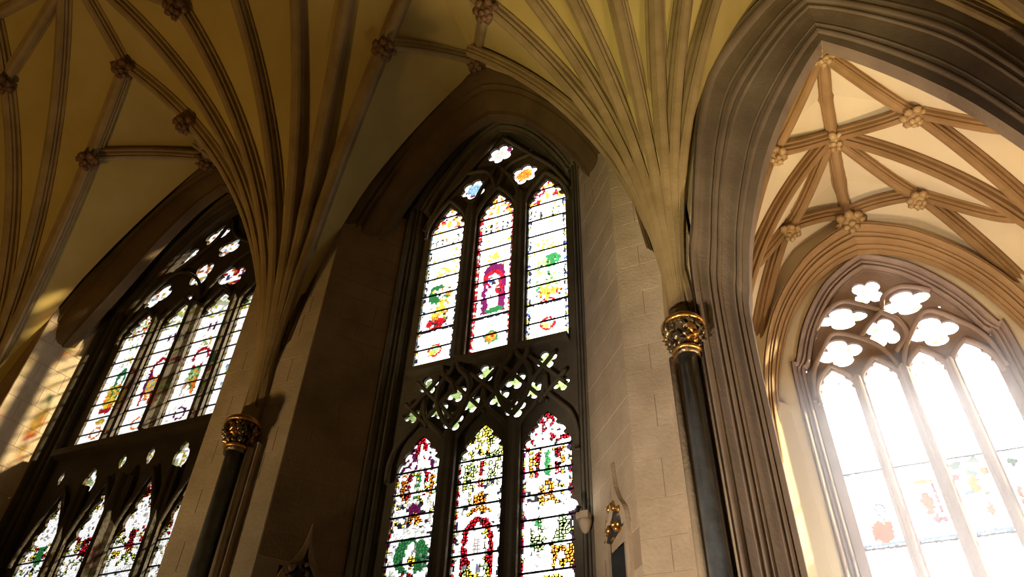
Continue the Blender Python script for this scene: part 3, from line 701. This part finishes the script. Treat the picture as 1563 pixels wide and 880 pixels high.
def low_light(kind):
    p = Paint(.98, 2.5, 8.24, tint=.4, lead=1.0)
    p.border([[R_, W, Y_, P_, W], [R_, W, R_, Y_, W], [R_, Y_, W, R_, P_]][kind], .09, .14)
    # canopy
    base = {0: P_, 1: LG, 2: R_}[kind]
    p.bits(-1, 1, 7.4, 8.24, [base, base*.9, Y_ if kind == 1 else W, W], .08, .75)
    p.ell(0, 7.9, .22, .34, R_ if kind != 1 else Y_); p.tri(0, .16, 7.35, 8.05, W if kind != 1 else Y_*.9); p.bits(-.15, .15, 7.4, 8.1, [W, GY, W], .05, .5)
    for a, col in ((-.62, O_), (-.38, R_), (0, G_ if kind != 1 else R_), (.36, R_), (.6, O_)):
        if kind == 1 and a: col = LG
        p.rect(a-.1, a+.1, 6.85, 7.38, col)
    p.bits(-.8, .8, 6.8, 7.4, [W, LG, Y_, GY], .06, .3)
    p.bits(-.8, .8, 6.3, 6.8, [GY, W, Y_, W, K_], .07, .5); p.ell(0, 6.62, .3, .13, O_ if kind else P_); p.tri(0, .45, 6.35, 6.6, O_); p.rect(-.04, .04, 6.3, 6.55, W)
    if kind == 1:
        p.ell(0, 5.85, .62, .42, R_); p.rect(-.62, .62, 3.8, 5.85, R_); p.ell(0, 5.75, .45, .35, W); p.tri(0, .2, 5.85, 6.2, W)
        p.ell(0, 5.72, .17, .16, np.array((1, .85, .75))); p.rect(.28, .33, 4.8, 6.1, Y_); p.rect(.15, .45, 5.92, 5.97, Y_)
        p.ell(0, 4.95, .55, .6, Y_); p.rect(-.55, .5, 3.8, 5.0, Y_*.85); p.ell(.05, 5.35, .3, .25, W); p.bits(-.55, .55, 3.8, 5.4, [Y_, Y_*.7, K_*8, LG, Y_], .07, .5); p.rect(-.3, .3, 3.8, 4.5, LG)
    elif kind == 0:
        p.ell(-.1, 5.75, .55, .32, G_); p.ell(.45, 5.7, .35, .3, G_*.8); p.ell(.05, 5.7, .25, .28, W); p.ell(.12, 5.62, .14, .14, Y_)
        p.rect(-.35, .3, 4.8, 5.4, R_); p.bits(-.35, .3, 4.9, 5.4, [W, R_], .05, .5); p.rect(.25, .7, 4.85, 5.25, W); p.ell(.5, 5.03, .17, .08, P_)
        p.ell(-.5, 5.0, .2, .4, Y_*.9); p.ell(0, 4.78, .5, .1, Y_*.8); p.rect(-.5, .1, 3.6, 4.65, O_*.8); p.rect(-.35, -.1, 3.6, 4.7, R_); p.bits(-.4, 0, 3.6, 4.7, [W, R_, R_], .06, .5); p.rect(.2, .5, 3.8, 4.7, LG)
    else:
        p.ell(-.35, 5.75, .3, .28, LG); p.ell(.5, 5.85, .32, .24, LG); p.bits(-.6, .7, 5.5, 6.1, [LG, G_, W], .06, .4); p.ell(.1, 5.9, .26, .22, W)
        p.rect(.15, .95, 5.15, 5.55, O_); p.tri(.5, .45, 5.0, 5.45, W); p.ell(.55, 5.22, .14, .1, O_)
        p.ell(0, 4.95, .6, .1, Y_); p.rect(-.5, -.2, 4.1, 4.9, O_); p.rect(.3, .5, 4.1, 4.9, R_); p.rect(-.2, .25, 4.5, 4.95, W); p.rect(-.2, -.05, 3.7, 4.5, W); p.rect(.12, .27, 3.7, 4.5, W)
        p.rect(0, .1, 3.9, 4.5, R_); p.bits(-.6, .6, 3.6, 4.3, [LG, G_, W, W], .07, .5)
    p.bits(-1, 1, 2.5, 8.24, [K_, GY*.5], .045, .05)
    return p
for k, c in enumerate(CA):
    cuts = [7.42-.46*i for i in range(0, 10)][::-1]
    low_light(k).panes(c, YG, cuts, w1); bars(w1, c, .94, cuts, YG-.005)
def foil_glass(parent, cx, cz, r, y, pal, dens=.6, centre=None, n=16):
    p = Paint(2*r, cz-r, cz+r, n=n, tint=.3); p.bits(-1, 1, cz-r, cz+r, pal, r/5, dens)
    if centre is not None: p.ell(0, cz, .5, .5*r, centre)
    p.panes(cx, y, [], parent)
foil_glass(w1, cA, 16.66, .42, YG, [W, W, P_, GY], .5, GY*.7, 24)
foil_glass(w1, cA+.7, 15.49, .42, YG, [W, W, P_, GY], .5, O_*.9, 24)
foil_glass(w1, cA-.7, 15.49, .42, YG, [W, W, P_, GY], .5, LB*.6, 24)
for u, z in ((.88, 16.4), (1.5, 15.42)): foil_glass(w1, cA+u, z, .08, YG, [W], .1, None, 4)
for u, z in small: foil_glass(w1, cA+u, z+.03, .28, YG, [W, W, GY], .3, LG*.6, 12)

# ---------------- window 2: left window, four lights
w2 = empty('window_2', (MID_B, 11.6, 2.4), label='tall four-light stained glass window at the left, half hidden by the rib fan', cat='window', kind='structure')
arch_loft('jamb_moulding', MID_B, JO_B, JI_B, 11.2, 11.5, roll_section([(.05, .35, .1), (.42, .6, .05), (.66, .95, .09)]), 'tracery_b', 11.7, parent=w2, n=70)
CB = [-16.67, -15.32, -13.95, -12.6]; holes = []
for c in CB:
    holes.append(light_loop(c, 1.08, 9.84, 13.45, 14.28, .1)); holes.append(light_loop(c, 1.08, 2.6, 7.0, 8.62, .1, power=1.25, cus=(.22, .5, .75)))
tr = [(-.5, 17.05, .5, .33, .5), (-1.5, 16.3, .62, .34, .42), (-.5, 15.38, .36, .5, -.3), (-1.95, 14.95, .55, .36, .5), (.2, 16.25, .42, .34, .3), (.75, 14.9, .5, .38, -.3), (1.5, 16.0, .4, .35, -.4), (-.6, 14.5, .12, .12, 0)]
for u, z, a, b, rot in tr:
    L = foil(0, 0, 1, 4, math.pi/4, deep=.35); ca, sa = math.cos(rot), math.sin(rot)
    holes.append([(MID_B+u+x*a*ca-zz*b*sa, z+x*a*sa+zz*b*ca) for x, zz in L])
lowt = [(-1.4, 8.75, .2, .42), (-2.46, 9.1, .07, .2), (-.55, 9.2, .1, .2), (.31, 9.2, .1, .24), (1.31, 8.95, .22, .42), (2.3, 9.1, .1, .2)]
for u, z, a, b in lowt: holes.append(foil(MID_B+u, z, 1, 4, 0, a, b, deep=.25))
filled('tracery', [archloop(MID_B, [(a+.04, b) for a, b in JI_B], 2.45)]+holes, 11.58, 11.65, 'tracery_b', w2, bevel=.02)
for i, u in enumerate([-15.99, -14.64, -13.27]):
    wd = .2 if i == 1 else .15
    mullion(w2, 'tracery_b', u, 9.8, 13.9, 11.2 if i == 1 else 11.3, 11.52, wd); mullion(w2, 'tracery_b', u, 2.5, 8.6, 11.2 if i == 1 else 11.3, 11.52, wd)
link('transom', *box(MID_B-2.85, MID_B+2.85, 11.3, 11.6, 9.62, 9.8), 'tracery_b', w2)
paths = [offset_head(c, 1.08, 13.45, 14.3) for c in CB] + [offset_head(c, 1.08, 7.0, 8.62, power=1.25) for c in CB]
paths += [[(MID_B+x*sg, z) for x, z in spline([(2.8, 13.6), (2.3, 14.9), (1.4, 15.8), (.4, 16.6), (0, 17.5)], 16)] for sg in (1, -1)]
paths += [[(MID_B+x*sg, z) for x, z in spline([(0, 14.1), (.4, 15.0), (1.2, 15.6), (1.9, 15.5)], 16)] for sg in (1, -1)]
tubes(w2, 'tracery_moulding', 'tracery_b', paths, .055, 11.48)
def b_top(kind):
    p = Paint(1.12, 9.75, 14.32, n=44, tint=.12); p.border([W, Y_*.95, W, GY*1.5], .1, .1)
    p.bits(-1, 1, 13.4, 14.32, [LG, Y_, W, GY, R_ if kind == 0 else LG], .08, .7)
    for a in (-.15, .15): p.rect(a-.06, a+.06, 12.95, 13.2, P_ if kind else LG)
    p.bits(-.3, .3, 12.4, 12.7, [LG, W, Y_], .06, .6)
    if kind in (1, 2):
        p.ell(0, 12.0, .5, .38, R_, .45); p.rect(-.5, -.3, 11.2, 11.95, P_ if kind == 1 else W); p.rect(.3, .5, 11.3, 11.95, R_ if kind == 1 else W)
        p.ell(0, 11.9, .15, .16, W); p.ell(0, 11.45, .33, .3, Y_ if kind == 1 else LG); p.bits(-.35, .35, 11.0, 11.7, [Y_, O_, LB] if kind == 1 else [G_, Y_, LG, O_], .07, .7)
        p.rect(-.45, -.32, 10.85, 11.4, R_ if kind == 1 else GY); p.rect(.1, .3, 10.85, 11.3, R_ if kind == 1 else O_)
    elif kind == 0:
        p.ell(.05, 12.0, .3, .35, G_); p.ell(.1, 11.95, .15, .16, W); p.ell(0, 11.45, .4, .35, Y_); p.bits(-.4, .4, 10.95, 11.8, [Y_, G_, O_, Y_], .08, .7); p.rect(-.4, .3, 10.9, 11.05, R_); p.ell(0, 10.65, .3, .1, Y_)
    else:
        p.ell(0, 11.9, .4, .3, G_); p.bits(-.6, .6, 10.9, 11.8, [Y_, LG, LB, R_, W], .08, .6)
    p.ell(0, 10.3, .32, .19, [O_, O_, P_, R_][kind], .55)
    return p
def b_low(kind):
    p = Paint(1.12, 4.0, 8.68, n=44, tint=.4, lead=1.0); p.border([Y_, W, LG, W, GY], .1, .12)
    p.bits(-1, 1, 7.0, 8.68, [LG*.9, Y_, W, W, R_, Y_*.8], .09, .75); p.tri(0, .7, 7.35, 8.1, W); p.bits(-.4, .4, 7.4, 8.0, [W, GY, W], .06, .5)
    p.rect(-.18, .18, 6.85, 7.3, R_ if kind else G_); p.bits(-.8, .8, 6.5, 6.85, [LG, W, Y_], .08, .6); p.ell(0, 5.75, .16, .1, R_); p.tri(0, .5, 5.0, 5.65, R_); p.bits(-.7, .7, 4.0, 5.2, [W, R_, LB, LG], .09, .5)
    p.bits(-1, 1, 4.0, 8.68, [K_, GY*.5], .05, .05)
    return p
for k, c in enumerate(CB):
    cuts = [9.84+.46*i for i in range(1, 9)]; b_top(k).panes(c, YG, cuts, w2); bars(w2, c, 1.08, cuts, YG-.005)
    cuts = [4.6+.58*i for i in range(0, 5)]; b_low(k).panes(c, YG, cuts, w2); bars(w2, c, 1.08, cuts, YG-.005)
for u, z, a, b, rot in tr: foil_glass(w2, MID_B+u, z, max(a, b)+.03, YG, [W, W, O_, GY, LB, Y_] if u != .75 else [R_, W, O_, B_], .45, None, 20)
for u, z, a, b in lowt: foil_glass(w2, MID_B+u, z, max(a, b)+.03, YG, [Y_, LG, W, GY], .7, None, 14)

# ---------------- window 3: chapel window, four lights
w3 = empty('window_3', (MID_C, 16.2, 1.4), label='bright four-light chapel window glaring with daylight', cat='window', kind='structure')
cD = MID_C+.05
arch_loft('jamb_moulding', cD-.01, JO_D, JI_D, 15.9, 16.15, roll_section([(.05, .35, .1), (.42, .6, .05), (.66, .95, .09)]), 'tracery2', 16.3, parent=w3, n=70)
CD = [cD-1.43, cD-.48, cD+.48, cD+1.41]; holes = []
for c, za in zip(CD, (10.95, 10.95, 11.0, 11.0)): holes.append(light_loop(c, .78, 1.6, 10.25, za+.05, .05, power=2.6))
td = [(-.11, 13.02, .38, .40, 0, 4), (.60, 12.47, .58, .36, .22, 4), (-.86, 12.40, .58, .33, -.05, 4), (-.12, 11.76, .38, .46, .1, 4), (-1.14, 11.42, .50, .40, .1, 4), (.90, 11.50, .54, .42, .05, 4)]
for u, z, a, b, rot, k in td:
    L = foil(0, 0, 1, k, math.pi/4 if a < .4 else 0, deep=.38); ca, sa = math.cos(rot), math.sin(rot)
    holes.append([(cD+u+x*a*ca-zz*b*sa, z+x*a*sa+zz*b*ca) for x, zz in L])
for u, z in ((-1.56, 12.01), (1.24, 12.15)): holes.append(foil(cD+u, z, .045, 4))
filled('tracery', [archloop(cD-.01, [(a+.04, b) for a, b in JI_D], 1.45)]+holes, 16.2, 16.27, 'tracery2', w3, bevel=.02)
for i, u in enumerate((-.955, 0, .945)): mullion(w3, 'tracery2', cD+u, 1.5, 10.6, 15.86 if i == 1 else 15.96, 16.17, .15 if i == 1 else .12)
paths = [offset_head(c, .74, 10.3, 10.98, .07, power=2.2) for c in CD]
for c0, c1, ap, xx in ((-1.95, -.02, 11.95, -1.12), (.02, 1.95, 12.05, .95)):
    paths.append([(cD+x, z) for x, z in spline([(c0, 10.2), (c0+.12, 10.95), (c0+.45, 11.55), (xx, ap), (c1-.4, 11.5), (c1-.1, 10.95), (c1, 10.2)], 36)])
paths.append([(cD+x, z) for x, z in spline([(-1.55, 12.1), (-1.2, 12.6), (-.75, 12.85), (-.3, 12.6), (0, 12.35)], 24)])
paths.append([(cD+x, z) for x, z in spline([(.05, 12.35), (.2, 12.75), (.6, 12.92), (1.0, 12.75), (1.2, 12.6)], 24)])
paths.append([(cD+x, z) for x, z in spline([(0, 12.3), (-.35, 12.0), (-.6, 11.7)], 12)]); paths.append([(cD+x, z) for x, z in spline([(0, 12.3), (.3, 11.95), (.35, 11.5), (0, 11.1)], 14)])
tubes(w3, 'tracery_moulding', 'tracery2', paths, .06, 16.13)
def d_light(kind):
    p = Paint(.8, 1.6, 11.05, n=30, tint=.06, lead=.12)
    p.rect(-1, 1, 8.34, 8.37, LB*.9); p.rect(-1, 1, 6.68, 6.72, R_*.9+.1); p.rect(-1, 1, 6.74, 6.8, LB)
    if kind == 0: p.ell(.1, 7.05, .5, .25, O_); p.rect(-.55, -.4, 7.0, 7.5, P_+.2); p.ell(-.4, 7.5, .2, .12, P_+.2, .4); p.rect(.1, .3, 7.2, 7.5, P_+.2); p.ell(.25, 7.5, .25, .14, B_+.3, .5)
    if kind == 1: p.ell(.1, 7.5, .25, .25, O_*.9+.08); p.rect(.55, .65, 7.1, 7.9, R_+.15); p.ell(.2, 7.95, .4, .06, Y_); p.ell(.3, 7.15, .2, .08, R_+.2)
    if kind == 2: p.ell(.05, 7.75, .3, .18, Y_); p.ell(-.5, 8.2, .3, .08, G_+.3); p.ell(.4, 8.25, .25, .08, G_+.3); p.ell(-.7, 7.95, .25, .07, R_+.2); p.ell(.7, 8.0, .2, .08, R_+.2); p.ell(.3, 7.2, .15, .15, O_+.1); p.bits(-.7, .7, 7.4, 8.1, [LG, W, LB, Y_], .08, .3)
    if kind == 3: p.ell(-.3, 8.1, .2, .1, G_); p.ell(.2, 7.6, .4, .2, LB); p.rect(-.6, -.45, 7.1, 7.6, O_); p.bits(-.2, .7, 7.1, 7.9, [LB, W, LG, Y_], .09, .4)
    sat = p.a.max(-1)-p.a.min(-1); p.a[sat > .12] *= .11
    return p
for k, c in enumerate(CD):
    cuts = [2.4, 4.5, 6.7, 8.35]; d_light(k).panes(c, 16.24, cuts, w3); bars(w3, c, .74, cuts, 16.235)
for u, z, a, b, rot, k in td: foil_glass(w3, cD+u, z, max(a, b)+.04, 16.24, [W, W, W, LB+.2, LG], .3, None, 14)
for u, z in ((-1.56, 12.01), (1.24, 12.15)): foil_glass(w3, cD+u, z, .07, 16.24, [W], .1, None, 4)

# ------------------------------------------------------------------ canopied niches in the window reveals
def niche(origin, u, n, label, gilt, seed):
    """origin at the foot of the canopy centre; u along the wall, n out of it"""
    def P(a, d, z): return (origin[0]+u[0]*a+n[0]*d, origin[1]+u[1]*a+n[1]*d, origin[2]+z)
    t = empty('canopied_niche', P(0, 0, -3), label=label, cat='niche')
    # recess, its shade put into the dark colour
    v = [P(-.3, .01, -3), P(.3, .01, -3), P(.3, .01, .25), P(-.3, .01, .25), P(-.28, -.32, -3), P(.28, -.32, -3), P(.28, -.32, .25), P(-.28, -.32, .25)]
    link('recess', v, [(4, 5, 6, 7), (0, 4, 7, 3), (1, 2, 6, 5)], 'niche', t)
    for s in (-1, 1):
        v = [P(s*.30, -.02, -3), P(s*.40, -.02, -3), P(s*.40, .05, -3), P(s*.30, .05, -3), P(s*.30, -.02, .1), P(s*.40, -.02, .1), P(s*.40, .05, .1), P(s*.30, .05, .1)]
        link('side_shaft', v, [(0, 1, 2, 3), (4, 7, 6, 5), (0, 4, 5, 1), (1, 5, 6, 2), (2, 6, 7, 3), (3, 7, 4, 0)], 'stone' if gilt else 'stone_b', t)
    # ogee hood: a solid gable with concave sides
    prof_ = spline([(.42, .0), (.36, .25), (.18, .5), (.06, .78), (0, 1.15)], 20)
    L = [(-x, z) for x, z in prof_] + [(x, z) for x, z in prof_[::-1][1:]]
    inner = [(x*.72, z*.62) for x, z in L]; v = []; f = []
    for (x, z), (xi, zi) in zip(L, inner): v += [P(x, .0, z), P(x*.97, .07, z*.98), P(xi, .09, zi), P(xi, .0, zi)]
    for i in range(len(L)-1):
        for j in range(4): f.append((4*i+j, 4*i+(j+1) % 4, 4*i+4+(j+1) % 4, 4*i+4+j))
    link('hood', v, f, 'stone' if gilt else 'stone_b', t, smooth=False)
    rr = random.Random(seed)
    for k in range(16):
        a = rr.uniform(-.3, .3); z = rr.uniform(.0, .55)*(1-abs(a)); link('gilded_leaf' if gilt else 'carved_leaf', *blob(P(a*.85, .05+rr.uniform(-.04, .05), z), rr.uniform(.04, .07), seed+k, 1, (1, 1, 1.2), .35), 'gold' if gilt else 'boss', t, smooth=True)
    link('canopy_underside', [P(-.3, -.1, -.05), P(.3, -.1, .1), P(.28, .08, .1), P(-.28, .08, -.05), P(0, .03, .5)], [(0, 1, 2, 3), (3, 2, 4), (0, 3, 4), (1, 4, 2)], 'niche', t)  # dark colour stands for the shade under the hood
ur = unit(-2.38+3.45, 10.02-11.3)
niche((-2.80, 10.50, 5.05), ur, n1, 'ogee niche canopy with gilded leaves in the right reveal beside the middle window', True, 5)
ul = unit(-7.95+8.97, 11.3-10.02)
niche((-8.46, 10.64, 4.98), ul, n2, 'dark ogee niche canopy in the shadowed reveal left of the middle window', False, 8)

# ------------------------------------------------------------------ small lamp on a bracket by the middle window
lp = empty('wall_lamp', (-3.55, 11.2, 5.6), label='small glowing white lamp on a bracket at the right jamb of the middle window', cat='lamp')
link('bracket', *box(-3.62, -3.42, 11.0, 11.25, 5.64, 5.76), 'stone', lp)
link('corbel', *lathe(-3.5, 11.1, [(.03, 5.42), (.07, 5.48), (.1, 5.58), (.11, 5.64)], 14), 'stone', lp, smooth=True)
link('bulb', *blob((-3.66, 10.98, 5.88), .085, 1, 2, (1, 1, 1), 0), 'lamp', lp, smooth=True)
link('lamp_holder', *lathe(-3.6, 11.02, [(.05, 5.74), (.05, 5.82), (.07, 5.84)], 12), 'iron', lp)

# ------------------------------------------------------------------ added scattering volume standing in for lens glare before the bright window
hz = bpy.data.materials.new('glare_veil'); hz.use_nodes = True; n_ = hz.node_tree; n_.nodes.clear()
ho = n_.nodes.new('ShaderNodeOutputMaterial'); hv = n_.nodes.new('ShaderNodeVolumeScatter'); hv.inputs['Density'].default_value = 0.21
hv.inputs['Anisotropy'].default_value = 0.7; hv.inputs['Color'].default_value = (1, 1, 1, 1)
n_.links.new(hv.outputs[0], ho.inputs['Volume']); M['glare_veil'] = hz
link('glare_veil', *box(-.3, 5.1, 13.0, 15.1, -1.9, 9.0), 'glare_veil', label='added pale volume veiling the lower chapel window like lens glare', cat='glare_veil', kind='stuff')
